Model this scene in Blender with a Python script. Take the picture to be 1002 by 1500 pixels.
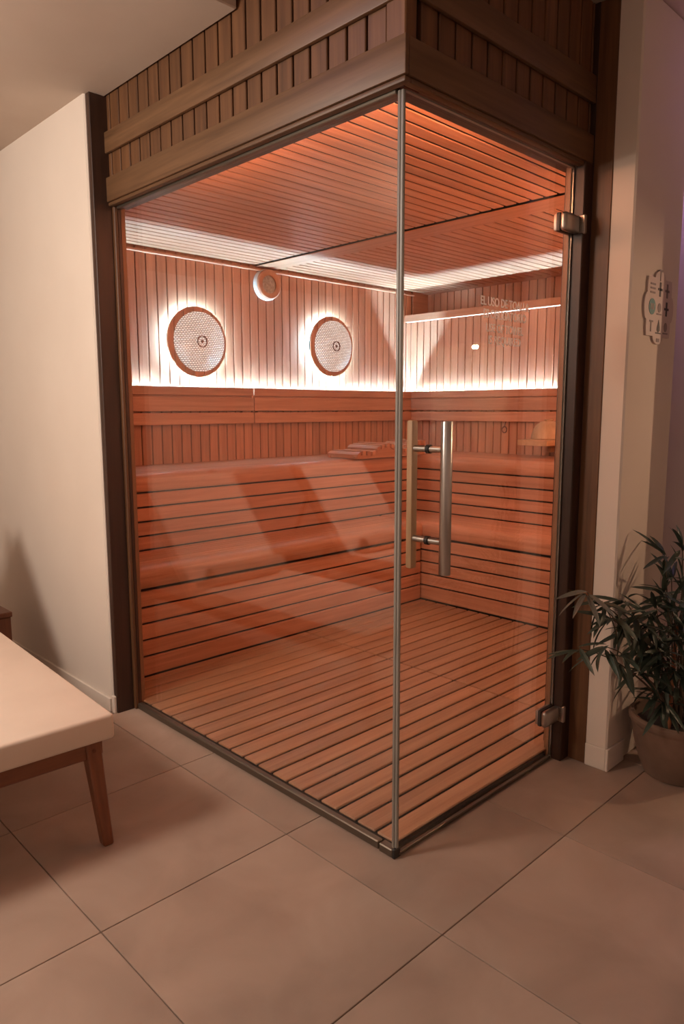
import bpy, bmesh, math, random
from mathutils import Vector, Matrix
R = math.radians
random.seed(7)
for o in list(bpy.data.objects): bpy.data.objects.remove(o)
S = bpy.context.scene
C = S.collection

# ------------------------------------------------------------------ camera
cam_d = bpy.data.cameras.new('camera')
cam_d.sensor_fit = 'VERTICAL'; cam_d.sensor_height = 36.0
cam_d.lens = 1061.15 / 1500 * 36.0
cam_d.clip_start = 0.02
cam = bpy.data.objects.new('camera', cam_d); C.objects.link(cam)
yaw, pitch, roll = R(45.7673), R(-8.0987), R(-0.1149)
fw = Vector((math.cos(pitch)*math.cos(yaw), math.cos(pitch)*math.sin(yaw), math.sin(pitch)))
rt = Vector((math.sin(yaw), -math.cos(yaw), 0)); up = rt.cross(fw)
rr = rt*math.cos(roll) + up*math.sin(roll); uu = up*math.cos(roll) - rt*math.sin(roll)
cam.matrix_world = Matrix(((rr.x, uu.x, -fw.x, -1.4724), (rr.y, uu.y, -fw.y, -1.2879), (rr.z, uu.z, -fw.z, 1.2938), (0, 0, 0, 1)))
S.camera = cam

# ------------------------------------------------------------------ world, exposure
w = bpy.data.worlds.new('world'); S.world = w; w.use_nodes = True
w.node_tree.nodes['Background'].inputs[0].default_value = (1, .82, .7, 1)
w.node_tree.nodes['Background'].inputs[1].default_value = 0.02
S.view_settings.view_transform = 'Standard'; S.view_settings.look = 'None'
S.view_settings.gamma = 1; S.view_settings.use_curve_mapping = False
S.view_settings.exposure = 0.0
S.cycles.max_bounces = 14; S.cycles.diffuse_bounces = 6; S.cycles.transparent_max_bounces = 24
S.cycles.sample_clamp_indirect = 6

# ------------------------------------------------------------------ lamps
def area(name, loc, aim, sx, sy, power, col, shape='RECTANGLE', spread=180):
    d = bpy.data.lights.new(name, 'AREA'); d.shape = shape; d.size = sx; d.size_y = sy
    d.energy = power; d.color = col; d.spread = R(spread)
    o = bpy.data.objects.new(name, d); C.objects.link(o); o.location = loc
    o.rotation_euler = (Vector(aim) - Vector(loc)).to_track_quat('-Z', 'Y').to_euler()
    return o
WARM = (1, .85, .72)
def bulb(name, loc, power, col, r):
    d = bpy.data.lights.new(name, 'POINT'); d.energy = power; d.color = col; d.shadow_soft_size = r
    o = bpy.data.objects.new(name, d); C.objects.link(o); o.location = loc
    return o
bulb('pendant_lamp_light', (-2.05, 1.05, 2.08), 128, WARM, .22)
bulb('pendant_lamp_light', (-3.0, -1.6, 2.08), 5, WARM, .1)  # unseen second lamp, added for extra bounce light
area('violet_cove_light', (-1.4, .60, 2.55), (-1.35, -.3, 2.45), 2.4, .05, 3.2, (.62, .38, 1.0))
area('violet_niche_light', (1.47, -.12, 2.58), (1.47, -.10, 0), .16, .06, 3.2, (.58, .36, 1.0))
GLOW = (1, .41, .21)

# ------------------------------------------------------------------ materials
def mat(name):
    m = bpy.data.materials.new(name); m.use_nodes = True
    nt = m.node_tree
    return m, nt, nt.nodes['Principled BSDF']
def N(nt, t, **k):
    n = nt.nodes.new(t)
    for a, b in k.items(): setattr(n, a, b)
    return n
def mathn(nt, op, a, b=None):
    n = N(nt, 'ShaderNodeMath', operation=op)
    for i, v in enumerate((a, b)):
        if v is None: continue
        if isinstance(v, (int, float)): n.inputs[i].default_value = v
        else: nt.links.new(v, n.inputs[i])
    return n.outputs[0]
def ramp(nt, fac, stops):
    r = N(nt, 'ShaderNodeValToRGB'); e = r.color_ramp.elements
    while len(e) < len(stops): e.new(.5)
    for el, (p, c) in zip(e, stops): el.position = p; el.color = (*c, 1)
    nt.links.new(fac, r.inputs[0]); return r.outputs[0]
def wood(name, dark, light, axis='x', rough=.5, vary=.25, fine=1.0, bump=.12):
    m, nt, b = mat(name); L = nt.links.new
    tc = N(nt, 'ShaderNodeTexCoord'); oi = N(nt, 'ShaderNodeObjectInfo')
    off = N(nt, 'ShaderNodeVectorMath', operation='SCALE'); off.inputs[0].default_value = (7.3, 5.1, 9.7); L(oi.outputs['Random'], off.inputs['Scale'])
    add = N(nt, 'ShaderNodeVectorMath', operation='ADD'); L(tc.outputs['Object'], add.inputs[0]); L(off.outputs[0], add.inputs[1])
    mp = N(nt, 'ShaderNodeMapping'); L(add.outputs[0], mp.inputs[0])
    sc = {'x': (1.6, 34, 34), 'y': (34, 1.6, 34), 'z': (34, 34, 1.6)}[axis]
    mp.inputs['Scale'].default_value = [v*fine for v in sc]
    n1 = N(nt, 'ShaderNodeTexNoise'); n1.inputs['Scale'].default_value = 1.0; n1.inputs['Detail'].default_value = 5; n1.inputs['Distortion'].default_value = .6; L(mp.outputs[0], n1.inputs['Vector'])
    n2 = N(nt, 'ShaderNodeTexNoise'); n2.inputs['Scale'].default_value = 3.2; n2.inputs['Detail'].default_value = 3; L(mp.outputs[0], n2.inputs['Vector'])
    fac = mathn(nt, 'ADD', mathn(nt, 'MULTIPLY', n1.outputs[0], .7), mathn(nt, 'MULTIPLY', n2.outputs[0], .3))
    col = ramp(nt, fac, [(.30, dark), (.52, [(a+c)/2 for a, c in zip(dark, light)]), (.72, light)])
    hsv = N(nt, 'ShaderNodeHueSaturation'); L(col, hsv.inputs['Color'])
    v = mathn(nt, 'ADD', mathn(nt, 'MULTIPLY', oi.outputs['Random'], vary), 1 - vary/2); L(v, hsv.inputs['Value'])
    L(hsv.outputs[0], b.inputs['Base Color'])
    b.inputs['Roughness'].default_value = rough
    bp = N(nt, 'ShaderNodeBump'); bp.inputs['Strength'].default_value = bump; bp.inputs['Distance'].default_value = .002
    if bump: L(fac, bp.inputs['Height']); L(bp.outputs[0], b.inputs['Normal'])
    return m
IN_D, IN_L = (.40, .172, .094), (.62, .312, .185)
W_IN = {a: wood('sauna_wood_'+a, IN_D, IN_L, a, .45, .22) for a in 'xyz'}
W_WALL = wood('sauna_wall_wood', IN_D, IN_L, 'z', .6, .22, bump=0)
EX_D, EX_L = (.080, .032, .0125), (.185, .082, .032)
W_EX = {a: wood('stained_wood_'+a, EX_D, EX_L, a, .5, .28) for a in 'xyz'}
W_RAIL = {a: wood('stained_rail_wood_'+a, (.088, .042, .018), (.188, .098, .046), a, .5, .15) for a in 'xyz'}
W_DK = {a: wood('dark_jamb_wood_'+a, (.028, .012, .0075), (.055, .023, .013), a, .45, .1) for a in 'xyz'}
W_TEAK = {a: wood('lounger_wood_'+a, (.12, .036, .014), (.24, .085, .035), a, .38, .1) for a in 'xyz'}
W_PALE = {a: wood('pale_wood_'+a, (.42, .26, .14), (.58, .38, .22), a, .5, .1) for a in 'xyz'}
W_JAMB = {a: wood('jamb_wood_'+a, (.19, .085, .038), (.30, .14, .068), a, .5, .1) for a in 'xyz'}
W_DECK = {a: wood('deck_wood_'+a, (.28, .145, .078), (.46, .27, .155), a, .42, .24) for a in 'xyz'}
def plain(name, col, rough=.6, metal=0, emit=None, noise=None, bump=0, nscale=4):
    m, nt, b = mat(name); L = nt.links.new
    b.inputs['Base Color'].default_value = (*col, 1); b.inputs['Roughness'].default_value = rough; b.inputs['Metallic'].default_value = metal
    if emit: b.inputs['Emission Color'].default_value = (*emit[0], 1); b.inputs['Emission Strength'].default_value = emit[1]
    if noise or bump:
        tc = N(nt, 'ShaderNodeTexCoord'); n1 = N(nt, 'ShaderNodeTexNoise'); n1.inputs['Scale'].default_value = nscale; n1.inputs['Detail'].default_value = 6
        L(tc.outputs['Object'], n1.inputs['Vector'])
        if noise: L(ramp(nt, n1.outputs[0], [(.3, noise), (.68, col)]), b.inputs['Base Color'])
        if bump:
            n2 = N(nt, 'ShaderNodeTexNoise'); n2.inputs['Scale'].default_value = nscale*9; n2.inputs['Detail'].default_value = 5; L(tc.outputs['Object'], n2.inputs['Vector'])
            bp = N(nt, 'ShaderNodeBump'); bp.inputs['Strength'].default_value = bump; bp.inputs['Distance'].default_value = .004; L(n2.outputs[0], bp.inputs['Height']); L(bp.outputs[0], b.inputs['Normal'])
    return m
M = {}
M['plaster'] = plain('white_plaster', (.72, .645, .575), .85, noise=(.67, .59, .52), bump=.15, nscale=1.6)
M['ceil'] = plain('ceiling_plaster', (.60, .50, .42), .9, noise=(.50, .39, .315), bump=.1, nscale=1.3)
M['grout'] = plain('grout', (.20, .14, .105), .9)
M['void'] = plain('dark_backing', (.016, .008, .006), .9)  # near-black, so shade in the gaps between boards is in the colour
M['steel'] = plain('brushed_steel', (.52, .50, .48), .28, 1)
M['hinge'] = plain('satin_nickel', (.46, .43, .40), .36, 1)
M['channel'] = plain('bronze_channel', (.17, .14, .11), .42, .8)
M['rubber'] = plain('black_rubber', (.02, .018, .017), .6)
M['seal'] = plain('grey_edge_seal', (.28, .26, .23), .35, noise=(.21, .195, .17), nscale=3)
M['led'] = plain('led_white', (1, 1, 1), .5, emit=((.44, .84, 1.15), 1500))
M['ledring'] = plain('led_ring_white', (1, 1, 1), .5, emit=((.47, .86, 1.15), 150))
M['glowstrip'] = plain('amber_fill_strip', (1, .6, .4), .5, emit=(GLOW, 52))  # emission of the added amber fill lights
M['glowdome'] = plain('amber_fill_dome', (1, .7, .5), .4, emit=(GLOW, 98))
M['cushion'] = plain('cushion_canvas', (.66, .56, .475), .9, noise=(.62, .52, .44), bump=.1, nscale=6)
M['towel'] = plain('beige_towel', (.62, .50, .40), .95, noise=(.42, .30, .22), bump=.6, nscale=14)
M['pot'] = plain('weathered_terracotta', (.22, .135, .095), .85, noise=(.14, .088, .062), bump=.2, nscale=7)
M['soil'] = plain('dark_soil', (.03, .02, .015), .95, bump=.8, nscale=20)
M['leaf'] = plain('palm_leaf', (.055, .078, .056), .5, noise=(.028, .046, .030), nscale=12)
M['leafpale'] = plain('pale_palm_leaf', (.17, .17, .145), .55, noise=(.10, .11, .085), nscale=12)
M['stem'] = plain('plant_stem', (.10, .07, .045), .7, noise=(.06, .04, .025), nscale=20)
M['stake'] = plain('bamboo_stake', (.40, .15, .06), .5, noise=(.28, .09, .035), nscale=14)
M['sign'] = plain('sign_acrylic', (.50, .40, .37), .45)
M['ink'] = plain('sign_ink', (.05, .04, .045), .6)
M['inkgrey'] = plain('sign_grey_ink', (.22, .17, .17), .6)
M['teal'] = plain('sign_teal', (.01, .16, .16), .5)
def vinyl():
    m, nt, b = mat('frosted_white_vinyl'); nt.nodes.remove(b)
    d = N(nt, 'ShaderNodeBsdfDiffuse'); t = N(nt, 'ShaderNodeBsdfTranslucent'); mx = N(nt, 'ShaderNodeMixShader')
    d.inputs[0].default_value = (.92, .88, .85, 1); t.inputs[0].default_value = (.95, .93, .92, 1); mx.inputs[0].default_value = .55
    nt.links.new(d.outputs[0], mx.inputs[1]); nt.links.new(t.outputs[0], mx.inputs[2]); nt.links.new(mx.outputs[0], nt.nodes['Material Output'].inputs['Surface'])
    return m
M['letters'] = vinyl()
M['grille'] = plain('speaker_grille', (.55, .48, .42), .6, noise=(.32, .26, .22), bump=.5, nscale=60)
M['white'] = plain('white_paint', (.75, .70, .64), .5)
M['copper'] = plain('dark_copper', (.16, .06, .035), .4, .7)
M['shade'] = plain('lamp_shade', (1, .95, .85), .5, emit=((1, .62, .38), 8500))
# hammered crystal dish: opaque white glass with rows of raised beads
def dish_mat():
    m, nt, b = mat('beaded_white_glass'); L = nt.links.new
    tc = N(nt, 'ShaderNodeTexCoord'); sp_ = N(nt, 'ShaderNodeSeparateXYZ'); L(tc.outputs['Object'], sp_.inputs[0])
    cb = N(nt, 'ShaderNodeCombineXYZ'); L(sp_.outputs['X'], cb.inputs['X']); L(sp_.outputs['Z'], cb.inputs['Y'])
    br = N(nt, 'ShaderNodeTexBrick'); L(cb.outputs[0], br.inputs['Vector']); br.offset = .5
    for k_, v_ in (('Scale', 1.0), ('Mortar Size', .0019), ('Mortar Smooth', .2), ('Bias', .1), ('Brick Width', .019), ('Row Height', .0112)): br.inputs[k_].default_value = v_
    br.inputs['Color1'].default_value = (.88, .86, .83, 1); br.inputs['Color2'].default_value = (.68, .64, .60, 1); br.inputs['Mortar'].default_value = (.16, .12, .10, 1)
    L(br.outputs['Color'], b.inputs['Base Color'])
    bp = N(nt, 'ShaderNodeBump'); bp.invert = True; bp.inputs['Strength'].default_value = .7; bp.inputs['Distance'].default_value = .003; L(br.outputs['Fac'], bp.inputs['Height']); L(bp.outputs[0], b.inputs['Normal'])
    b.inputs['Roughness'].default_value = .25
    # faint glow set into the material to whiten the beads; no lamp behind
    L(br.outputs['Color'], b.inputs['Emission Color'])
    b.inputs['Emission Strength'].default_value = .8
    return m
M['dish'] = dish_mat()
# clear glass: transparent with Schlick reflection
def glass_mat(name, tint):
    m, nt, b = mat(name); L = nt.links.new; nt.nodes.remove(b)
    g = N(nt, 'ShaderNodeNewGeometry'); dp = N(nt, 'ShaderNodeVectorMath', operation='DOT_PRODUCT'); L(g.outputs['Incoming'], dp.inputs[0]); L(g.outputs['Normal'], dp.inputs[1])
    c = mathn(nt, 'ABSOLUTE', dp.outputs['Value']); p = mathn(nt, 'POWER', mathn(nt, 'SUBTRACT', 1.0, c), 5.0)
    f = mathn(nt, 'ADD', mathn(nt, 'MULTIPLY', p, .935), .062)
    t = N(nt, 'ShaderNodeBsdfTransparent'); t.inputs[0].default_value = (*tint, 1)
    gl = N(nt, 'ShaderNodeBsdfGlossy'); gl.inputs['Roughness'].default_value = 0.0
    mx = N(nt, 'ShaderNodeMixShader'); L(f, mx.inputs[0]); L(t.outputs[0], mx.inputs[1]); L(gl.outputs[0], mx.inputs[2])
    L(mx.outputs[0], nt.nodes['Material Output'].inputs['Surface'])
    return m
M['glass'] = glass_mat('clear_glass', (.985, .985, .975))
def tile_mat():
    m, nt, b = mat('stone_tile'); L = nt.links.new
    tc = N(nt, 'ShaderNodeTexCoord'); oi = N(nt, 'ShaderNodeObjectInfo')
    off = N(nt, 'ShaderNodeVectorMath', operation='SCALE'); off.inputs[0].default_value = (17, 11, 5); L(oi.outputs['Random'], off.inputs['Scale'])
    add = N(nt, 'ShaderNodeVectorMath', operation='ADD'); L(tc.outputs['Object'], add.inputs[0]); L(off.outputs[0], add.inputs[1])
    n1 = N(nt, 'ShaderNodeTexNoise'); n1.inputs['Scale'].default_value = 3.5; n1.inputs['Detail'].default_value = 7; n1.inputs['Distortion'].default_value = .5; L(add.outputs[0], n1.inputs['Vector'])
    col = ramp(nt, n1.outputs[0], [(.28, (.255, .184, .144)), (.5, (.315, .231, .182)), (.75, (.37, .278, .222))])
    hsv = N(nt, 'ShaderNodeHueSaturation'); L(col, hsv.inputs['Color']); L(mathn(nt, 'ADD', mathn(nt, 'MULTIPLY', oi.outputs['Random'], .1), .95), hsv.inputs['Value'])
    L(hsv.outputs[0], b.inputs['Base Color']); b.inputs['Roughness'].default_value = .8
    n2 = N(nt, 'ShaderNodeTexNoise'); n2.inputs['Scale'].default_value = 40; n2.inputs['Detail'].default_value = 4; L(add.outputs[0], n2.inputs['Vector'])
    bp = N(nt, 'ShaderNodeBump'); bp.inputs['Strength'].default_value = .08; bp.inputs['Distance'].default_value = .003; L(n2.outputs[0], bp.inputs['Height']); L(bp.outputs[0], b.inputs['Normal'])
    return m
M['tile'] = tile_mat()

# ------------------------------------------------------------------ builders
def tag(o, label=None, cat=None, group=None, kind=None):
    if label: o['label'] = label
    if cat: o['category'] = cat
    if group: o['group'] = group
    if kind: o['kind'] = kind
    return o
def empty(name, loc=(0, 0, 0), rz=0, **k):
    o = bpy.data.objects.new(name, None); C.objects.link(o); o.location = loc; o.rotation_euler = (0, 0, rz); o.empty_display_size = .05
    return tag(o, **k)
def link(name, me, m, parent=None, loc=(0, 0, 0), rot=(0, 0, 0)):
    o = bpy.data.objects.new(name, me); C.objects.link(o)
    if m and not me.materials: me.materials.append(m)
    o.location = loc; o.rotation_euler = rot
    if parent: o.parent = parent
    return o
def from_bm(name, bm, smooth=False):
    me = bpy.data.meshes.new(name)
    bmesh.ops.recalc_face_normals(bm, faces=bm.faces[:])
    bm.to_mesh(me); bm.free()
    if smooth:
        for p in me.polygons: p.use_smooth = True
        me.set_sharp_from_angle(angle=R(38))
    return me
_cache = {}
def box_me(dx, dy, dz, bev=.002, m=None, seg=1):
    k = (round(dx, 4), round(dy, 4), round(dz, 4), round(bev, 4), m.name if m else '', seg)
    if k in _cache: return _cache[k]
    bm = bmesh.new(); bmesh.ops.create_cube(bm, size=1)
    bmesh.ops.scale(bm, vec=(dx, dy, dz), verts=bm.verts[:])
    if bev: bmesh.ops.bevel(bm, geom=bm.edges[:], offset=min(bev, .45*min(dx, dy, dz)), segments=seg, profile=.5, affect='EDGES')
    me = from_bm('box', bm, seg > 1)
    if m: me.materials.append(m)
    _cache[k] = me
    return me
def box(name, x0, x1, y0, y1, z0, z1, m, parent=None, bev=.002, seg=1, off=(0, 0, 0)):
    me = box_me(x1-x0, y1-y0, z1-z0, bev, m, seg)
    return link(name, me, None, parent, ((x0+x1)/2-off[0], (y0+y1)/2-off[1], (z0+z1)/2-off[2]))
def struct(name, x0, x1, y0, y1, z0, z1, m, label, cat, bev=0):
    o = box(name, x0, x1, y0, y1, z0, z1, m, None, bev); return tag(o, label, cat, kind='structure')
def prism(pts, axis, a0, a1):
    """outline pts (2D) extruded along axis from a0 to a1; for axis x pts=(y,z), y pts=(x,z), z pts=(x,y)"""
    bm = bmesh.new()
    def P(p, a): return {'x': (a, p[0], p[1]), 'y': (p[0], a, p[1]), 'z': (p[0], p[1], a)}[axis]
    A = [bm.verts.new(P(p, a0)) for p in pts]; B = [bm.verts.new(P(p, a1)) for p in pts]
    n = len(pts)
    bm.faces.new(A); bm.faces.new(B[::-1])
    for i in range(n): bm.faces.new((A[i], A[(i+1) % n], B[(i+1) % n], B[i]))
    return from_bm('prism', bm)
def lathe(prof, seg=48, axis='z', smooth=True):
    """prof: list of (radius, height)"""
    bm = bmesh.new(); rows = []
    for r, h in prof:
        row = []
        for i in range(seg):
            a = 2*math.pi*i/seg
            p = (r*math.cos(a), r*math.sin(a), h)
            if axis == 'y': p = (p[0], h, p[1])
            row.append(bm.verts.new(p))
        rows.append(row)
    for j in range(len(rows)-1):
        for i in range(seg): bm.faces.new((rows[j][i], rows[j][(i+1) % seg], rows[j+1][(i+1) % seg], rows[j+1][i]))
    closed = tuple(prof[0]) == tuple(prof[-1])
    for row, rev in () if closed else ((rows[0], True), (rows[-1], False)):
        if rev: bm.faces.new(row[::-1])
        else: bm.faces.new(row)
    return from_bm('lathe', bm, smooth)
def tube(pts, rad, seg=8, smooth=True):
    bm = bmesh.new(); rows = []
    n = len(pts)
    for i, p in enumerate(pts):
        p = Vector(p); a = Vector(pts[max(i-1, 0)]); b = Vector(pts[min(i+1, n-1)]); d = (b-a).normalized()
        q = d.to_track_quat('Z', 'Y'); r = rad[i] if isinstance(rad, (list, tuple)) else rad
        rows.append([bm.verts.new(p + q @ Vector((r*math.cos(2*math.pi*k/seg), r*math.sin(2*math.pi*k/seg), 0))) for k in range(seg)])
    for j in range(n-1):
        for k in range(seg): bm.faces.new((rows[j][k], rows[j][(k+1) % seg], rows[j+1][(k+1) % seg], rows[j+1][k]))
    bm.faces.new(rows[0][::-1]); bm.faces.new(rows[-1])
    return from_bm('tube', bm, smooth)

# ================================================================== the shell
H = 2.10            # underside of the fascia
DX, DY = 3.15, 2.65 # inner faces of the sauna walls
ZC = 2.225          # sauna ceiling
XR = .917           # door-side jamb return
# floor: grout bed plus one object per tile
fl = struct('floor', -4.2, 6.2, -3.4, 4.6, -.06, -.006, M['grout'], 'beige square stone tile floor in front of the sauna', 'floor')
T = .6025
tile_me = box_me(T-.0028, T-.0028, .012, .0012, M['tile'])
for i in range(-4, 6):
    for j in range(-5, 5):
        cx, cy = -.155 + (i+.5)*T, .313 + (j+.5)*T
        if cx > .35 and cy > .35: continue
        link('floor_tile', tile_me, None, fl, (cx - 1.0, cy - .6, -.006 + .033))
# room ceilings
soff = struct('ceiling', -4.2, -.031, .645, 4.6, 2.495, 2.60, M['ceil'], 'lower plaster ceiling at the upper left, meeting the slatted fascia', 'ceiling', .004)
struct('ceiling', -4.2, 6.2, -3.4, 4.6, 2.602, 2.70, M['ceil'], 'higher ceiling seen only as a sliver above the right fascia', 'ceiling')
# left plaster wall
struct('wall_left', -.105, -.002, 1.535, 4.6, 0, 2.60, M['plaster'], 'off-white plaster wall to the left of the sauna, behind the lounger', 'wall', .006)
struct('baseboard_left', -.117, -.105, 1.54, 4.6, 0, .062, M['plaster'], 'low pale skirting along the left plaster wall', 'baseboard', .003)
struct('wall_far', -4.2, -.1, 4.6, 4.7, 0, 2.7, M['plaster'], 'plain plaster wall far behind the loungers', 'wall')
struct('wall_side', -4.3, -4.2, -3.4, 4.6, 0, 2.7, M['plaster'], 'plain plaster side wall opposite the sauna glass', 'wall')
struct('wall_back', -4.2, 6.2, -3.5, -3.4, 0, 2.7, M['plaster'], 'plain plaster wall behind the viewer, mirrored in the glass door', 'wall')
struct('wall_end', 6.2, 6.3, -3.4, .0, 0, 2.7, M['plaster'], 'plain plaster wall at the far right end of the room', 'wall')
# right pier and the violet wall behind it
struct('wall_pier', XR+.004, 1.312, -.19, -.052, 0, 2.60, M['plaster'], 'narrow white plaster pier beside the brown door board', 'wall', .006)
struct('wall_right', 1.30, 6.2, -.05, .055, 0, 2.60, M['plaster'], 'plaster wall tinted violet at the right edge behind the plant', 'wall')
struct('wall_blocker', 1.58, 1.70, -.62, -.052, 0, 2.60, M['plaster'], 'added plaster stub wall beyond the right edge, shading the pier', 'wall')  # unseen stub added to cast the upright shadow edge on the pier
struct('wall_pillar', 2.62, 3.05, -2.0, -1.66, 0, 2.60, M['plaster'], 'white pillar in the room behind, mirrored in the glass door', 'wall')
bb = empty('baseboard_right', (XR, -.19, 0), label='pale stone skirting round the foot of the white pier', cat='baseboard', kind='structure')
box('skirting', XR-.006, 1.045, -.200, -.19, 0, .083, M['plaster'], bb, .002, off=(XR, -.19, 0))
box('skirting', XR-.006, XR+.004, -.19, -.112, 0, .083, M['plaster'], bb, .002, off=(XR, -.19, 0))

# ------------------------------------------------------------------ sauna shell
sr = struct('wall_sauna_rear', 0.0, DX+.25, DY+.014, DY+.09, 0, 2.45, M['void'], 'rear sauna wall clad in upright orange boards, with the round lights', 'wall')
P = .0683
k = 0; x = .02
while x < DX - .02:
    x1 = min(x + P - .0065, DX)
    box('plank', x, x1, DY, DY+.014, .90, ZC+.02, W_WALL, sr, .0022, off=sr.location); x += P
box('corner_panel', DX+.02, DX+.212, DY-.002, DY+.012, 2.03, ZC+.02, W_IN['x'], sr, .001, off=sr.location)
box('cornice', .0, DX+.02, DY-.022, DY, ZC-.030, ZC-.014, W_IN['x'], sr, .003, off=sr.location)
sw = struct('wall_sauna_right', DX+.014, DX+.05, .06, DY+.014, 0, 2.00, M['void'], 'right sauna wall clad in upright boards below the ledge', 'wall')
y = DY
while y > .12:
    box('plank', DX, DX+.014, y-P+.0065, y, .90, 2.0, W_WALL, sw, .0022, off=sw.location); y -= P
su = struct('wall_sauna_upper', DX+.224, DX+.26, .06, DY+.014, 1.98, 2.45, M['void'], 'set-back boarded wall in shadow above the pale ledge', 'wall')
y = DY
while y > .12:
    box('plank', DX+.21, DX+.224, y-P+.0065, y, 2.02, 2.40, W_IN['z'], su, .0022, off=su.location); y -= P
pel = empty('trim_1', (DX-.08, .06, 1.98), label='pale wooden ledge with a bright lower edge along the right sauna wall', cat='trim', kind='structure')
box('front_board', DX-.08, DX-.058, .06, DY, 1.982, 2.036, W_IN['y'], pel, .002, off=pel.location)
box('ledge_board', DX-.058, DX+.21, .06, DY, 2.012, 2.03, W_IN['y'], pel, .001, off=pel.location)
box('light_line', DX-.072, DX-.064, .1, DY-.02, 1.978, 1.982, plain('ledge_led', (1, 1, 1), .5, emit=((1, .9, .8), 2.2)), pel, 0, off=pel.location)
struct('wall_sauna_front', XR+.014, DX+.26, .056, .066, 0, 2.6, W_IN['z'], 'boarded inner wall beside the door opening', 'wall')
struct('wall_sauna_left', .0, .02, 1.60, DY+.014, 0, 2.45, W_IN['z'], 'inner wooden wall at the left end of the benches', 'wall')
struct('floor_sauna', .02, DX+.05, .01, DY+.014, -.004, .002, M['void'], 'dark floor under the sauna duckboards', 'floor')
# ceiling
sc_ = struct('ceiling_sauna', .02, DX+.26, .01, DY+.014, ZC+.0145, ZC+.05, M['void'], 'slatted wooden sauna ceiling of narrow orange boards', 'ceiling')
BX0, BX1 = 1.565, 1.735
y = DY - .03
while y > .30:
    for x0, x1 in ((.295, BX0-.024), (BX1, DX+.12)):
        box('ceiling_slat', x0, x1, y-P+.0135, y, ZC, ZC+.005, W_IN['x'], sc_, .0015, off=sc_.location)
    y -= P
yl = y + P - P
box('border_board', .03, .295, .02, DY, ZC, ZC+.014, W_IN['y'], sc_, .001, off=sc_.location)
box('border_board', .295, DX+.2, .02, yl, ZC, ZC+.014, W_IN['x'], sc_, .001, off=sc_.location)
box('border_board', DX+.12, DX+.21, yl, DY, ZC+.001, ZC+.014, W_IN['y'], sc_, .001, off=sc_.location)
box('ceiling_beam', BX0, BX1, .05, DY, ZC-.006, ZC-.0005, W_IN['y'], sc_, .003, off=sc_.location)

# ------------------------------------------------------------------ fascia
FP = .0725
fl_l = struct('wall_fascia_left', -.010, .03, -.01, 1.535, H+.02, 2.60, M['void'], 'brown slatted fascia above the long glass pane', 'wall')
y = .036 - .0
box('corner_post', -.034, .010, -.034, .030, H+.08, 2.60, W_EX['z'], fl_l, .003, off=fl_l.location)
while y < 1.53:
    box('plank', -.026, -.010, y, min(y+FP-.008, 1.533), H+.05, 2.60, W_EX['z'], fl_l, .0022, off=fl_l.location); y += FP
box('rail', -.042, -.0265, -.042, 1.533, H+.002, H+.094, W_RAIL['y'], fl_l, .004, 2, off=fl_l.location)
box('rail', -.042, -.0265, -.042, 1.533, 2.283, 2.362, W_RAIL['y'], fl_l, .004, 2, off=fl_l.location)
box('moulding', -.036, -.012, -.036, 1.533, H-.012, H+.002, W_RAIL['y'], fl_l, .004, 2, off=fl_l.location)
box('soffit_board', -.012, .06, .0, 1.533, H-.004, H+.02, W_DK['y'], fl_l, .001, off=fl_l.location)
fl_r = struct('wall_fascia_right', .03, XR, -.010, .03, H+.02, 2.60, M['void'], 'darker slatted fascia above the glass door', 'wall')
x = .036
while x < XR:
    box('plank', x, min(x+FP-.008, XR-.001), -.026, -.010, H+.05, 2.60, W_EX['z'], fl_r, .0022, off=fl_r.location); x += FP
box('rail', -.0265, XR-.001, -.042, -.0265, H+.002, H+.092, W_RAIL['x'], fl_r, .004, 2, off=fl_r.location)
box('rail', -.0265, XR-.001, -.042, -.0265, 2.290, 2.376, W_RAIL['x'], fl_r, .004, 2, off=fl_r.location)
box('moulding', -.012, XR-.001, -.036, -.012, H-.012, H+.002, W_RAIL['x'], fl_r, .004, 2, off=fl_r.location)
box('soffit_board', .06, XR-.001, -.012, .06, H-.004, H+.02, W_DK['x'], fl_r, .001, off=fl_r.location)

# posts and jambs
lp = empty('trim_2', (-.06, 1.52, 0), label='dark brown post between the plaster wall and the fixed glass', cat='trim', kind='structure')
box('board', -.098, -.022, 1.505, 1.534, 0, 2.495, W_DK['z'], lp, .002, off=lp.location)
box('frame_strip', -.022, -.006, 1.490, 1.534, 0, H-.012, W_EX['z'], lp, .003, off=lp.location)
box('frame_strip', .006, .026, 1.490, 1.60, .0, H+.05, W_JAMB['z'], lp, .003, off=lp.location)
box('pane_rebate', -.006, .006, 1.4895, 1.534, 0, H+.02, W_DK['z'], lp, 0, off=lp.location)
box('foot_block', -.110, -.098, 1.512, 1.536, 0, .075, M['plaster'], lp, .002, off=lp.location)
rp = empty('trim_3', (.89, -.04, 0), label='dark jamb and broad brown board beside the glass door', cat='trim', kind='structure')
box('jamb', .864, XR, -.042, -.002, 0, H+.002, W_DK['z'], rp, .003, off=rp.location)
box('inner_jamb', .866, XR, .004, .030, .0, H, W_JAMB['z'], rp, .003, off=rp.location)
box('board', XR, XR+.014, -.1105, -.0425, 0, 2.60, W_EX['z'], rp, .002, off=rp.location)
box('backing', XR, XR+.02, -.0425, .06, 0, 2.60, W_DK['z'], rp, .001, off=rp.location)

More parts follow.
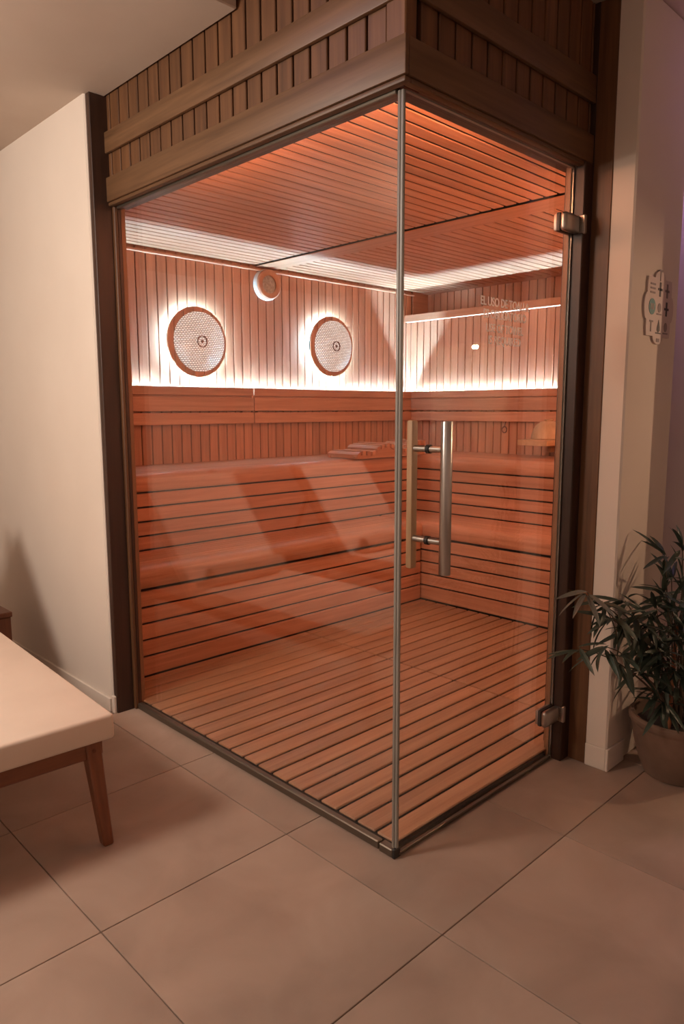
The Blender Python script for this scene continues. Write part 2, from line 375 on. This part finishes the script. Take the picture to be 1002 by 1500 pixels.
# ------------------------------------------------------------------ glass
wn = empty('window_1', (0, .76, 0), label='long fixed glass pane on the left side of the sauna', cat='window', kind='structure')
box('pane', -.005, .005, .014, 1.492, .012, H-.004, M['glass'], wn, 0, off=wn.location)
box('top_channel', -.011, .011, .016, 1.490, H-.020, H-.004, M['channel'], wn, .002, off=wn.location)
box('bottom_channel', -.013, .010, .062, 1.490, .0, .026, M['channel'], wn, .003, off=wn.location)
box('bottom_channel', -.016, .012, .004, .056, .0, .026, M['channel'], wn, .003, off=wn.location)
box('end_cap', -.016, .012, -.006, .004, .0, .030, M['rubber'], wn, .002, off=wn.location)
box('edge_seal', -.007, .005, .004, .014, .026, H-.012, M['seal'], wn, .003, 2, off=wn.location)
dr = empty('door_1', (.43, 0, 0), label='frameless glass sauna door with long steel pull handle and white lettering', cat='door', kind='structure')
dO = dr.location
box('pane', .004, .856, -.005, .005, .012, H-.014, M['glass'], dr, 0, off=dO)
box('edge_seal', -.006, .004, -.006, .004, .03, H-.012, M['seal'], dr, .002, off=dO)
box('bottom_seal', .004, .856, -.006, .006, .004, .014, M['channel'], dr, .001, off=dO)
box('top_edge', .004, .856, -.0045, .0045, H-.0145, H-.011, M['seal'], dr, 0, off=dO)
box('side_seal', .856, .863, -.005, .005, .012, H-.014, M['steel'], dr, 0, off=dO)
for z in (1.902, .182):
    h = box('hinge', .772, .868, -.030, -.006, z-.030, z+.030, M['hinge'], dr, .012, 3, off=dO)
    h2 = box('clamp_plate', .778, .864, .006, .020, z-.028, z+.028, M['hinge'], h, .006, 2, off=h.location + dO)
    g2 = box('gasket', .776, .866, -.0065, .0065, z-.029, z+.029, M['rubber'], h, .001, off=h.location + dO)
    p2 = box('wall_leaf', .864, .880, -.048, -.018, z-.031, z+.031, M['hinge'], h, .003, off=h.location + dO)
hd = link('pull_handle', lathe([(.0, .832), (.0155, .832), (.0165, .834), (.0165, 1.258), (.0155, 1.26), (.0, 1.26)], 32), M['steel'], dr, (.122-dO.x, -.062, 0))
for z in (1.182, .922):
    so = link('standoff', lathe([(.0, 0), (.0095, 0), (.0095, .046), (.0, .046)], 24), M['steel'], hd, (0, .010, z), (R(-90), 0, 0))
    link('rosette', lathe([(.0, 0), (.0125, 0), (.0125, .012), (.0, .012)], 24), M['rubber'], hd, (0, .056, z), (R(-90), 0, 0))
ih = box('inner_handle', .108, .136, .050, .072, .832, 1.262, W_PALE['z'], dr, .006, 2, off=dO)
for z in (1.182, .922):
    link('standoff', lathe([(.0, 0), (.0095, 0), (.0095, .046), (.0, .046)], 24), M['steel'], ih, (0, -.056, z - 1.047), (R(-90), 0, 0))
# lettering
def text_mesh(s, size, width=None):
    cu = bpy.data.curves.new('txt', 'FONT'); cu.body = s; cu.size = size; cu.align_x = 'CENTER'; cu.align_y = 'CENTER'; cu.extrude = .0004; cu.offset = .0006; cu.resolution_u = 3
    o = bpy.data.objects.new('txt', cu); C.objects.link(o)
    dg = bpy.context.evaluated_depsgraph_get(); dg.update()
    me = bpy.data.meshes.new_from_object(o.evaluated_get(dg)); bpy.data.objects.remove(o)
    if width:
        xs = [v.co.x for v in me.vertices]; k = width/(max(xs)-min(xs)); c = (max(xs)+min(xs))/2
        for v in me.vertices: v.co.x = (v.co.x-c)*k
    return me
for s, zc, wd, sz in (('EL USO DE TOALLA', 1.608, .262, .036), ('ES OBLIGATORIO', 1.572, .230, .036), ('USE OF TOWEL', 1.532, .200, .035), ('IS REQUIRED', 1.497, .175, .035)):
    t = link('lettering', text_mesh(s, sz, wd), M['letters'], dr, (.476 - dO.x, -.0058, zc), (R(90), 0, 0))
    tag(t, 'white lettering reading ' + s.lower())

# ================================================================== duckboards
def duckboard(label, x0, x1, ys, joists):
    e = empty('duckboard', ((x0+x1)/2, (ys[0]+ys[-1])/2, 0), label=label, cat='duckboard', group='wooden duckboards on the sauna floor')
    for a, b in zip(ys[:-1], ys[1:]):
        box('slat', x0, x1, a+.0055, b-.0055, .023, .032, W_DECK['x'], e, .003, off=e.location)
    box('dark_sheet', x0+.004, x1-.004, ys[0]+.007, ys[-1]-.007, .0022, .014, M['void'], e, 0, off=e.location)  # near-black sheet added so the gaps between slats look shaded
    for xx in joists: box('joist', xx-.02, xx+.02, ys[0]+.007, ys[-1]-.007, .014, .023, M['void'], e, 0, off=e.location)
DP = .0832
ys_all = [.098 + DP*i for i in range(20)] + [1.734]
duckboard('broad front deck boards just inside the glass door', .016, 2.20, [.014, .098, .098+DP], (.3, .9, 1.6))
duckboard('slatted duckboard on the left, along the fixed pane', .016, 1.170, ys_all[1:], (.2, .9))
duckboard('slatted duckboard on the right, towards the far bench', 1.176, 2.20, ys_all[1:], (1.4, 2.0))

# ================================================================== benches
def nose_me(L, axis, r=.045, h=.095, d=.085):
    """rounded front plank; outline in (depth, height) with the front at depth 0 and the top at height 0"""
    pts = [(d, -.022), (d, 0)]
    for i in range(9):
        a = math.pi/2 * i/8
        pts.append((r - r*math.sin(a), -r + r*math.cos(a)))
    pts += [(0, -h+.012), (.004, -h+.003), (.010, -h), (.026, -h), (.026, -.022-.01), (.036, -.022)]
    return pts
# rear benches run along x, right benches along y
def bench(name, label, axis, front, back, a0, a1, ztop, gaps, zbot, nseat, grp):
    """front/back: y (axis x) or x (axis y)"""
    ax = axis
    org = Vector(((a0+a1)/2, front, 0)) if ax == 'x' else Vector((front, (a0+a1)/2, 0))
    e = empty(name, org, label=label, cat='bench', group=grp)
    prof = nose_me(0, ax)
    if ax == 'x':
        me = prism([(front + p[0] - org.y, ztop + p[1]) for p in prof], 'x', a0-org.x, a1-org.x)
    else:
        me = prism([(front + p[0] - org.x, ztop + p[1]) for p in prof], 'y', a0-org.y, a1-org.y)
    link('nose_board', me, W_IN[ax], e)
    for p in me.polygons: p.use_smooth = True
    me.set_sharp_from_angle(angle=R(35))
    f0 = front + .085; wd = (back - f0)/nseat
    for i in range(nseat):
        s0, s1 = f0 + i*wd + .003, f0 + (i+1)*wd - .003
        if ax == 'x': box('seat_slat', a0, a1, s0, s1, ztop-.022, ztop, W_IN['x'], e, .002, off=org)
        else: box('seat_slat', s0, s1, a0, a1, ztop-.022, ztop, W_IN['y'], e, .002, off=org)
    for za, zb in zip(gaps[:-1], gaps[1:]):
        f = front + .012
        if ax == 'x': box('front_slat', a0, a1, f, f+.018, za+.005, zb-.005, W_IN['x'], e, .003, off=org)
        else: box('front_slat', f, f+.018, a0, a1, za+.005, zb-.005, W_IN['y'], e, .003, off=org)
    if ax == 'x': box('carcass', a0, a1, front+.032, back, zbot, ztop-.024, M['void'], e, 0, off=org)
    else: box('carcass', front+.032, back, a0, a1, zbot, ztop-.024, M['void'], e, 0, off=org)
YB, XB, Y2, X2 = 1.725, 2.205, 2.115, 2.60
G1 = [.030, .128, .208, .288, .367, .449]; G2 = [.556, .632, .708, .784, .862]
g = 'stepped wooden sauna benches'
bench('sauna_bench', 'lower wooden bench along the rear wall under the round lights', 'x', YB, Y2+.012, .022, XB-.002, .555, G1, .003, 7, g)
bench('sauna_bench', 'lower wooden bench along the right wall behind the door handle', 'y', XB, X2+.012, .13, Y2+.010, .555, G1, .003, 7, g)
bench('sauna_bench', 'upper wooden bench along the rear wall holding the headrest', 'x', Y2, DY-.002, .022, X2-.002, .962, G2, .57, 8, g)
bench('sauna_bench', 'upper wooden bench along the right wall below the hanging ring', 'y', X2, DX-.002, .13, DY-.002, .962, G2, .57, 8, g)

# ================================================================== backrests with the light behind
def backrest(label, axis, a0, a1, face):
    org = Vector(((a0+a1)/2, face, 1.20)) if axis == 'x' else Vector((face, (a0+a1)/2, 1.20))
    e = empty('backrest', org, label=label, cat='backrest', group='three-board backrests on the sauna walls')
    for z0, z1 in ((1.200, 1.272), (1.281, 1.370), (1.379, 1.432)):
        if axis == 'x': box('slat', a0, a1, face, face+.020, z0, z1, W_IN['x'], e, .003, off=org)
        else: box('slat', face, face+.020, a0, a1, z0, z1, W_IN['y'], e, .003, off=org)
    if axis == 'x': box('light_tray', a0, a1, face+.0201, face+.049, 1.366, 1.391, W_IN['x'], e, 0, off=org)
    else: box('light_tray', face+.0201, face+.049, a0, a1, 1.366, 1.391, W_IN['y'], e, 0, off=org)
    n = max(2, int((a1-a0)/.6))
    for i in range(n+1):
        c = a0 + .06 + (a1-a0-.12)*i/n
        if axis == 'x': box('bracket', c-.02, c+.02, face+.0201, face+.049, 1.21, 1.36, W_IN['z'], e, .001, off=org)
        else: box('bracket', face+.0201, face+.049, c-.02, c+.02, 1.21, 1.36, W_IN['z'], e, .001, off=org)
backrest('left rear backrest of three boards below the larger halo light', 'x', .03, 1.500, DY-.050)
backrest('right rear backrest of three boards running into the corner', 'x', 1.506, DX-.0305, DY-.050)
backrest('backrest of three boards on the right wall seen through the door', 'y', .14, DY-.0505, DX-.050)
ls = box('light_strip', .05, DX-.06, DY-.012, DY-.006, 1.393, 1.3945, M['led'], None, 0)
tag(ls, 'white light strip glowing behind the rear backrests', 'light strip')
ls = box('light_strip', DX-.012, DX-.006, .15, DY-.06, 1.393, 1.3945, M['led'], None, 0)
tag(ls, 'white light strip glowing behind the right wall backrest', 'light strip')

# added amber fill lights, out of view on the fascia and front wall
st1 = empty('light_strip', (.070, .78, 2.16), label='added amber fill strip inside the sauna above the fixed pane, unseen', cat='light strip')
box('diffuser', .074, .078, .14, 1.42, 2.137, 2.183, M['glowstrip'], st1, 0, off=st1.location)
box('channel', .062, .0735, .13, 1.43, 2.132, 2.188, M['hinge'], st1, .001, off=st1.location)
st2 = empty('light_strip', (.48, .070, 2.16), label='added amber fill strip inside the sauna above the door, unseen', cat='light strip')
box('diffuser', .19, .77, .074, .078, 2.140, 2.180, M['glowstrip'], st2, 0, off=st2.location)
box('channel', .18, .78, .062, .0735, 2.135, 2.185, M['hinge'], st2, .001, off=st2.location)
for xx, lb in ((1.55, 'added amber fill lamp on the inner front wall nearer the door'), (2.55, 'added amber fill lamp on the inner front wall nearer the corner')):
    wl = empty('fill_lamp', (xx, .0665, 1.62), label=lb, cat='lamp', group='added amber fill lamps on the inner front wall')
    link('base', lathe([(.0008, 0), (.095, 0), (.098, .006), (.098, .022), (.0008, .022)], 40, 'y'), M['hinge'], wl)
    link('dome', lathe([(.085, .0225), (.080, .045), (.062, .068), (.034, .082), (.0008, .086)], 40, 'y'), M['glowdome'], wl)

# ================================================================== round halo lights
def halo(label, cx, cz, r, gx):
    yf = DY - .062                        # front face of the wooden disc
    e = empty('wall_light', (cx, DY, cz), label=label, cat='light', group='round halo lights on the rear sauna wall')
    core = link('wooden_disc', lathe([(.0, 0), (r-.006, 0), (r-.006, .014), (.0, .014)], 64, 'y'), M['void'], e, (0, yf+.010-DY, 0))
    x = gx
    while x < cx - r: x += P
    x -= P
    while x < cx + r:
        a, b = max(x+.0025, cx-r), min(x+P-.0025, cx+r)
        if b - a > .006:
            top = []
            for i in range(13):
                xx = a + (b-a)*i/12; top.append((xx-cx, math.sqrt(max(r*r-(xx-cx)**2, 1e-6))))
            pts = top + [(u, -v) for u, v in reversed(top)]
            pm = prism(pts, 'y', -.010, .0)
            link('plank', pm, W_IN['z'], core, (0, 0, 0))
        x += P
    link('light_ring', lathe([(r-.026, 0), (r-.012, 0), (r-.012, .006), (r-.026, .006), (r-.026, 0)], 64, 'y'), M['ledring'], e, (0, yf+.028-DY, 0))
    link('spacer', lathe([(.0, 0), (r*.55, 0), (r*.55, .036), (.0, .036)], 32, 'y'), M['void'], e, (0, yf+.025-DY, 0))
    rd = r*.855; prof = [(.0, .0)]
    prof = []
    for i in range(14):
        t = i/13; prof.append((max(rd*t, .0008), -.030 + .026*t**2))
    prof += [(rd*1.0, .0)]
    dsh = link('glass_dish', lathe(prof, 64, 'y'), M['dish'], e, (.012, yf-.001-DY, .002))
    hub = link('hub', lathe([(.030, 0), (.0365, -.003), (.0365, -.007), (.030, -.007), (.030, 0)], 40, 'y'), M['copper'], dsh, (0, -.028, 0))
    link('centre_button', lathe([(.0008, -.010), (.008, -.009), (.009, 0), (.0008, 0)], 24, 'y'), M['copper'], dsh, (0, -.028, 0))
GX0 = .02 - .0025
halo('larger-looking round halo light at the left above the rear backrest', 1.068, 1.702, .212, GX0)
halo('second round halo light on the rear wall, nearest the glass edge', 2.205, 1.738, .212, GX0)
sp = empty('speaker', (1.650, DY, 2.112), label='small round speaker with orange rim under the ceiling', cat='speaker')
link('rim', lathe([(.058, -.046), (.066, -.052), (.090, -.052), (.097, -.046), (.097, -.034), (.060, -.030), (.058, -.046)], 48, 'y'), W_IN['z'], sp)
link('body', lathe([(.0008, -.035), (.098, -.035), (.1, -.030), (.1, 0), (.0008, 0)], 48, 'y'), M['white'], sp)
link('grille', lathe([(.0008, -.046), (.03, -.044), (.058, -.036), (.058, -.034), (.0008, -.034)], 40, 'y'), M['grille'], sp)

# ================================================================== things inside the sauna
# wavy headrest
hr = empty('headrest', (2.30, 2.22, .962), label='wavy slatted wooden headrest lying on the upper bench', cat='headrest')
def wave(u):   # u along x 0..0.72
    pts = [(0, .030), (.05, .052), (.10, .050), (.16, .046), (.24, .086), (.32, .098), (.40, .070), (.48, .052), (.56, .068), (.64, .104), (.72, .106)]
    for (a, za), (b, zb) in zip(pts[:-1], pts[1:]):
        if a <= u <= b: t = (u-a)/(b-a); t = t*t*(3-2*t); return za + (zb-za)*t
    return pts[-1][1]
LN = .72; X0 = -.36
for yy in (-.13, .11):
    pts = [(X0 + LN*i/36, wave(LN*i/36) - .010) for i in range(37)] + [(X0+LN, .001), (X0, .001)]
    link('side_rail', prism(pts, 'y', yy, yy+.02), W_IN['x'], hr)
n = 15
for i in range(n):
    u0 = LN*i/n + .006; u1 = LN*(i+1)/n - .012
    pts = [(X0+u0, wave(u0)-.026), (X0+u0, wave(u0)), (X0+(u0+u1)/2, wave((u0+u1)/2)+.002), (X0+u1, wave(u1)), (X0+u1, wave(u1)-.026)]
    link('slat', prism(pts, 'y', -.145, .145), W_IN['y'], hr)
# little shelf and upturned bowl, ring on the wall
sh = empty('wall_shelf', (DX, 1.25, 1.06), label='short pale wooden shelf on the right wall beside the door jamb', cat='shelf')
box('shelf_board', DX-.42, DX-.001, 1.14, 1.36, 1.052, 1.090, W_PALE['x'], sh, .003, off=sh.location)
box('bracket', DX-.20, DX-.001, 1.235, 1.265, 1.00, 1.052, W_PALE['x'], sh, .002, off=sh.location)
bw = empty('wooden_bowl', (DX-.215, 1.25, 1.091), label='upturned round wooden bowl resting on the pale shelf', cat='bowl')
link('bowl_shell', lathe([(.108, .0), (.112, .004), (.110, .03), (.100, .062), (.080, .095), (.050, .116), (.022, .122), (.0008, .123)], 40), W_PALE['z'], bw)
link('foot_ring', lathe([(.0008, .12), (.028, .12), (.030, .130), (.024, .131), (.0008, .131)], 32), W_PALE['z'], bw)
rg = empty('hanging_ring', (DX-.002, 1.73, 1.19), label='small copper ring on a cord below the right backrest', cat='ring')
link('cord', tube([(0, -.012, .025), (-.006, -.006, 0), (-.008, 0, -.028)], .003, 8), M['copper'], rg)
link('ring', tube([(-.008, .020*math.sin(2*math.pi*i/24), -.050 + .022*math.cos(2*math.pi*i/24)) for i in range(25)], .004, 8), M['copper'], rg)

# ================================================================== loungers
def soft_box(dx, dy, dz, r=.011):
    return box_me(dx, dy, dz, r, M['cushion'], 3)
def lounger(name, loc, rz, label, tlabel):
    e = empty(name, loc, rz, label=label, cat='lounger', group='wooden loungers with pale cushions')
    W, LS, BA, BL = .61, 1.15, R(50), .72
    link('seat_cushion', soft_box(W, LS, .078), None, e, (-W/2, LS/2, .363))
    bc = Vector((0, math.cos(BA), math.sin(BA))); nn = Vector((0, -math.sin(BA), math.cos(BA)))
    p = Vector((-W/2, LS+.02, .345)) + bc*BL/2 + nn*.02
    link('back_cushion', soft_box(W, BL, .075), None, e, p, (BA, 0, 0))
    for xx in (-.045, -W+.045):
        box('side_rail', xx-.018, xx+.018, .03, 1.95, .270, .322, W_TEAK['y'], e, .004)
    for yy in (.040, 1.2, 1.93):
        box('cross_rail', -W+.06, -.06, yy-.016, yy+.016, .270, .322, W_TEAK['x'], e, .004)
    for xx in (-.05, -W+.05):
        bk = link('back_rail', box_me(.03, .82, .035, .004, W_TEAK['y']), None, e, Vector((xx, LS+.02, .318)) + bc*.41 - nn*.03, (BA, 0, 0))
        st = link('strut', tube([(xx, LS+.42, .72), (xx, LS+.62, .30)], .012, 8), W_TEAK['z'], e)
    for sx, xx in ((1, -.060), (-1, -W+.060)):
        for sy, yy in ((-1, .045), (1, 1.88)):
            bm = bmesh.new(); bmesh.ops.create_cube(bm, size=1)
            for v in bm.verts:
                t = .5 - v.co.z           # 0 top .. 1 bottom
                k = 1 - .32*t
                v.co = Vector((xx + v.co.x*.046*k + sx*.020*t, yy + v.co.y*.052*k + sy*.040*t, .322*(1-t)))
            bmesh.ops.bevel(bm, geom=bm.edges[:], offset=.004, segments=1, profile=.5, affect='EDGES')
            lg = link('leg', from_bm('leg', bm), W_TEAK['z'], e)
            link('bolt', lathe([(.0008, 0), (.006, 0), (.006, .003), (.0008, .003)], 12), M['copper'], lg, (xx, yy - sy*(-.026) if sy > 0 else yy-.0265, .296), (R(90), 0, 0))
    # rolled towel in the crook of the backrest
    c = Vector(loc) + Matrix.Rotation(rz, 3, 'Z') @ Vector((-W/2, LS-.06, .403))
    pts = [(x*.24, 0, .052) for x in (-1, -.97, -.5, 0, .5, .97, 1)]
    tw = link('rolled_towel', tube(pts, [.030, .048, .052, .052, .052, .048, .030], 18), M['towel'], None, c, (0, 0, rz))
    tag(tw, tlabel, 'towel')
lounger('lounger', (-.532, .648, 0), R(-2.8), 'wooden lounger with off-white cushion in the lower left corner', 'rolled beige towel on the lounger by the plaster wall')
lounger('lounger', (-1.70, .70, 0), R(-2.8), 'second wooden lounger, seen only as a reflection in the glass', 'rolled beige towel on the second, reflected lounger')
# narrow side table by the wall
st = empty('side_table', (-.38, 2.30, 0), label='narrow dark wooden side table at the left edge behind the lounger', cat='table')
box('table_top', -.475, -.286, 2.138, 2.50, .335, .360, W_TEAK['y'], st, .003, off=st.location)
for yy in (2.155, 2.485): box('side_panel', -.465, -.292, yy-.012, yy+.012, 0, .335, W_TEAK['z'], st, .003, off=st.location)
box('shelf', -.462, -.296, 2.167, 2.473, .12, .138, W_TEAK['y'], st, .002, off=st.location)

# ================================================================== wall sign
sg = empty('wall_sign', (1.136, -.19, 1.640), label='pale scalloped plaque with small icons and a teal oval on the pier', cat='sign')
def lobed():
    hw, hh = .100, .098; pts = []
    def arc(cx, cz, rx, rz, a0, a1, n=8):
        for i in range(n+1):
            a = R(a0 + (a1-a0)*i/n); pts.append((cx + rx*math.cos(a), cz + rz*math.sin(a)))
    arc(hw, 0, .021, .045, -90, 90); pts.append((hw, .075)); pts.append((hw-.004, hh)); pts.append((.048, hh))
    arc(0, hh, .042, .026, 0, 180); pts.append((-.048, hh)); pts.append((-hw+.004, hh)); pts.append((-hw, .075))
    arc(-hw, 0, .021, .045, 90, 270); pts.append((-hw, -.075)); pts.append((-hw+.004, -hh)); pts.append((-.048, -hh))
    arc(0, -hh, .042, .026, 180, 360); pts.append((.048, -hh)); pts.append((hw-.004, -hh)); pts.append((hw, -.075))
    return pts
link('plaque', prism(lobed(), 'y', -.007, -.0005), M['sign'], sg)
def disc(rx, rz): return [(rx*math.cos(2*math.pi*i/24), rz*math.sin(2*math.pi*i/24)) for i in range(24)]
def icon(kind, x, z, m):
    if kind == 'oval': shapes = [disc(.026, .027)]
    elif kind == 'bars': shapes = [[(-.020, a), (.020, a), (.020, a+.006), (-.020, a+.006)] for a in (-.018, -.004, .010)]
    elif kind == 'column': shapes = [[(-.006, -.024), (.006, -.024), (.006, .024), (-.006, .024)], [(-.018, -.004), (.018, -.004), (.018, .004), (-.018, .004)]]
    elif kind == 'drop': shapes = [[(-.012, -.014), (0, -.022), (.012, -.014), (.010, -.002), (0, .022), (-.010, -.002)], [(-.022, -.026), (.022, -.026), (.022, -.022), (-.022, -.022)]]
    elif kind == 'bolt': shapes = [[(-.014, .016), (.014, .016), (.014, .010), (.002, .010), (.002, -.022), (-.006, -.022), (-.006, .010), (-.014, .010)]]
    else: shapes = [disc(.013, .016), [(-.020, -.024), (.020, -.024), (.020, -.019), (-.020, -.019)]]
    for s in shapes:
        link('icon', prism([(x+a, z+b) for a, b in s], 'y', -.0082, -.0068), m, sg)
kinds = [['bars', 'column', 'column'], ['oval', 'person', 'column'], ['bolt', 'drop', 'person']]
for r_ in range(3):
    for c_ in range(3):
        kd = kinds[r_][c_]; icon(kd, (c_-1)*.060, (1-r_)*.062, M['teal'] if kd == 'oval' else (M['ink'] if (r_+c_) % 2 else M['inkgrey']))
for a in (-.010, .0, .010):
    link('icon', prism([(-.060+a-.002, -.010), (-.060+a+.002, -.010), (-.060+a+.002, .010), (-.060+a-.002, .010)], 'y', -.0092, -.0080), M['sign'], sg)
icon('bolt', 0, .112, M['inkgrey']); 
link('icon', prism([(-.012, -.116), (.012, -.116), (.012, -.104), (-.012, -.104)], 'y', -.0082, -.0068), M['inkgrey'], sg)

# ================================================================== potted plant
PC = Vector((1.085, -.372, 0))
pt = empty('plant_pot', PC, label='weathered terracotta pot on the floor beside the white pier', cat='pot')
link('pot_body', lathe([(.0008, .0), (.098, .0), (.108, .004), (.126, .05), (.146, .12), (.156, .185), (.160, .192), (.166, .200), (.167, .214), (.160, .222), (.150, .220), (.147, .206), (.143, .17), (.0008, .165)], 56), M['pot'], pt)
link('soil', lathe([(.0008, .186), (.07, .189), (.135, .184), (.146, .176), (.0008, .1755)], 40), M['soil'], pt)
pl = empty('bamboo_palm', PC + Vector((0, 0, .19)), label='dark green palm with narrow pointed leaves in the terracotta pot', cat='plant')
PO = pl.location
def leaf_me(L, wd, m, bend):
    bm = bmesh.new(); rows = []
    for i in range(7):
        t = i/6; ww = wd*math.sin(math.pi*min(1, .06 + .94*t))**.75 if t < 1 else 0
        ww = wd*(4*t*(1-t))**.6*(1.15-.4*t)
        z = -bend*L*t*t
        if i in (0, 6): rows.append([bm.verts.new((0, L*t, z))])
        else: rows.append([bm.verts.new((-ww, L*t, z + ww*.35)), bm.verts.new((0, L*t, z)), bm.verts.new((ww, L*t, z + ww*.35))])
    for a, b in zip(rows[:-1], rows[1:]):
        if len(a) == 1: bm.faces.new((a[0], b[0], b[1])); bm.faces.new((a[0], b[1], b[2]))
        elif len(b) == 1: bm.faces.new((a[0], b[0], a[1])); bm.faces.new((a[1], b[0], a[2]))
        else:
            bm.faces.new((a[0], a[1], b[1], b[0])); bm.faces.new((a[1], a[2], b[2], b[1]))
    me = from_bm('leaf', bm, True); me.materials.append(m); return me
LM = [leaf_me(.115, .0085, M['leaf'], .15), leaf_me(.095, .0078, M['leaf'], .35), leaf_me(.135, .0095, M['leaf'], .25)]
LPALE = [leaf_me(.12, .0085, M['leafpale'], .2)]
CL = [(0.591, -0.253, 0.731), (0.681, -0.265, 0.679), (0.757, -0.301, 0.682), (0.548, -0.262, 0.561), (0.671, -0.299, 0.643), (0.801, -0.305, 0.617), (0.632, -0.308, 0.559), (0.786, -0.301, 0.583), (0.927, -0.301, 0.519), (1.056, -0.302, 0.784), (1.092, -0.314, 0.695), (1.073, -0.351, 0.813), (0.849, -0.32, 0.423), (0.942, -0.341, 0.338), (0.989, -0.286, 0.459), (0.973, -0.368, 0.619), (0.956, -0.322, 0.625), (0.967, -0.41, 0.523), (0.87, -0.378, 0.503), (1.029, -0.376, 0.681), (0.951, -0.367, 0.3), (0.934, -0.407, 0.424), (0.902, -0.319, 0.6), (1.057, -0.306, 0.515), (1.082, -0.375, 0.755), (0.998, -0.436, 0.616), (1.007, -0.463, 0.479), (0.946, -0.353, 0.68), (1.092, -0.344, 0.516), (0.88, -0.347, 0.469), (1.15, -.40, .70), (1.20, -.36, .58), (1.16, -.45, .50), (1.22, -.42, .78), (1.12, -.40, .88), (1.18, -.38, .40)]
rnd = random.Random(11)
def add_leaf(p, d, me):
    q = Vector(d).normalized().to_track_quat('Y', 'Z')
    o = link('leaf', me, None, pl, Vector(p) - PO); o.rotation_mode = 'QUATERNION'; o.rotation_quaternion = q @ Matrix.Rotation(rnd.uniform(-.7, .7), 3, 'Y').to_quaternion()
YLIM = -.20
for ci, c in enumerate(CL):
    c = Vector(c); base = PO + Vector((rnd.uniform(-.05, .05), rnd.uniform(-.05, .05), 0))
    out = (c - PO); out.z *= .25
    out = out.normalized() if out.length > .05 else Vector((rnd.uniform(-1, 1), rnd.uniform(-1, 0), .2)).normalized()
    mid = base.lerp(c, .55) + Vector((0, 0, .10 if ci < 9 else .03))
    pts = []
    for i in range(9):
        t = i/8; pts.append((base*(1-t)**2 + mid*2*t*(1-t) + c*t*t) - PO)
    link('stem', tube(pts, [.0042 - .0026*i/8 for i in range(9)], 6), M['stem'], pl)
    mes = LPALE if ci == 0 else LM
    nl = {0: 5, 3: 4}.get(ci, 7)
    for k in range(nl):
        ang = R(-105 + 210*(k+.5)/nl + rnd.uniform(-12, 12))
        side = Vector((-out.y, out.x, 0)).normalized() if abs(out.z) < .95 else Vector((1, 0, 0))
        d = out*math.cos(ang) + side*math.sin(ang)*.55 + Vector((0, 0, rnd.uniform(-.75, .45)))
        if c.y + d.normalized().y*.13 > YLIM and c.x > .78: d.y = -abs(d.y)*.4
        if ci in (0, 1, 3, 4, 6) and c.y + d.normalized().y*.13 > -.13: d.y = -abs(d.y)*.3
        add_leaf(c + Vector((rnd.uniform(-.008, .008), rnd.uniform(-.008, .008), rnd.uniform(-.01, .01))), d, rnd.choice(mes))
    # leaves along the stem
    for t in (.62, .8):
        q0 = base*(1-t)**2 + mid*2*t*(1-t) + c*t*t
        for s in (-1, 1):
            d = Vector((out.y*s*.6 + rnd.uniform(-.3, .3), -abs(out.x)*.6*rnd.uniform(.2, 1), rnd.uniform(-.5, .5))) + out*.4
            if q0.y + d.normalized().y*.13 > YLIM: d.y = -abs(d.y)*.5
            add_leaf(q0, d, rnd.choice(LM))
stk = link('bamboo_stake', tube([(1.015, -.365, .168), (1.024, -.363, .29), (1.034, -.361, .41), (1.046, -.359, .55)], [.0075, .0070, .0068, .0064], 12), M['stake'], None)
tag(stk, 'orange-brown bamboo stake standing in the pot among the leaves', 'stake')

# pendants that light the lounge
for (px, py), zt, lb in (((-2.05, 1.05), 2.495, 'globe pendant hanging over the loungers beside the glass'), ((-3.0, -1.6), 2.602, 'added fill pendant hanging behind the viewer, unseen')):
    pn = empty('pendant_lamp', (px, py, zt), label=lb, cat='lamp', group='globe pendants in the lounge')
    link('ceiling_rose', lathe([(.0008, -.022), (.045, -.02), (.05, 0), (.0008, 0)], 24), M['hinge'], pn)
    link('cord', tube([(0, 0, -.02), (0, 0, 2.335-zt)], .004, 8), M['rubber'], pn)
    link('cap', lathe([(.0008, .04), (.03, .036), (.04, 0), (.0008, 0)], 24), M['hinge'], pn, (0, 0, 2.302-zt))

# ================================================================== the far end of the room, seen mirrored in the door
sc2 = empty('wall_sconce', (2.62, -1.70, 1.69), label='small bright globe lamp on the pillar, mirrored in the glass door', cat='lamp')
box('back_plate', 2.606, 2.6199, -1.73, -1.67, 1.63, 1.75, M['steel'], sc2, .003, off=sc2.location)
link('arm', tube([(-.012, 0, -.02), (-.06, .06, -.05), (-.12, .15, -.055)], .008, 10), M['steel'], sc2)
link('globe', lathe([(.0008, -.012), (.006, -.0104), (.0104, -.006), (.012, 0), (.0104, .006), (.006, .0104), (.0008, .012)], 20), M['shade'], sc2, (-.12, .15, 0))
link('lamp_shade', lathe([(.150, .012), (.150, .015), (.10, .034), (.03, .045), (.0008, .046), (.0008, .043), (.03, .041), (.10, .030), (.150, .012)], 40), M['steel'], sc2, (-.12, .15, 0))  # opaque shade added to cut off the lamp's upward light
rd = empty('door_2', (5.55, -3.4, 0), label='plain white door in the wall behind the viewer', cat='door', kind='structure')
box('leaf', 5.22, 5.92, -3.399, -3.37, .01, 2.05, M['white'], rd, .003, off=rd.location)
box('frame', 5.15, 5.22, -3.399, -3.36, 0, 2.12, W_EX['z'], rd, .003, off=rd.location)
box('frame', 5.92, 5.99, -3.399, -3.36, 0, 2.12, W_EX['z'], rd, .003, off=rd.location)
box('frame', 5.22, 5.92, -3.399, -3.36, 2.05, 2.12, W_EX['x'], rd, .003, off=rd.location)
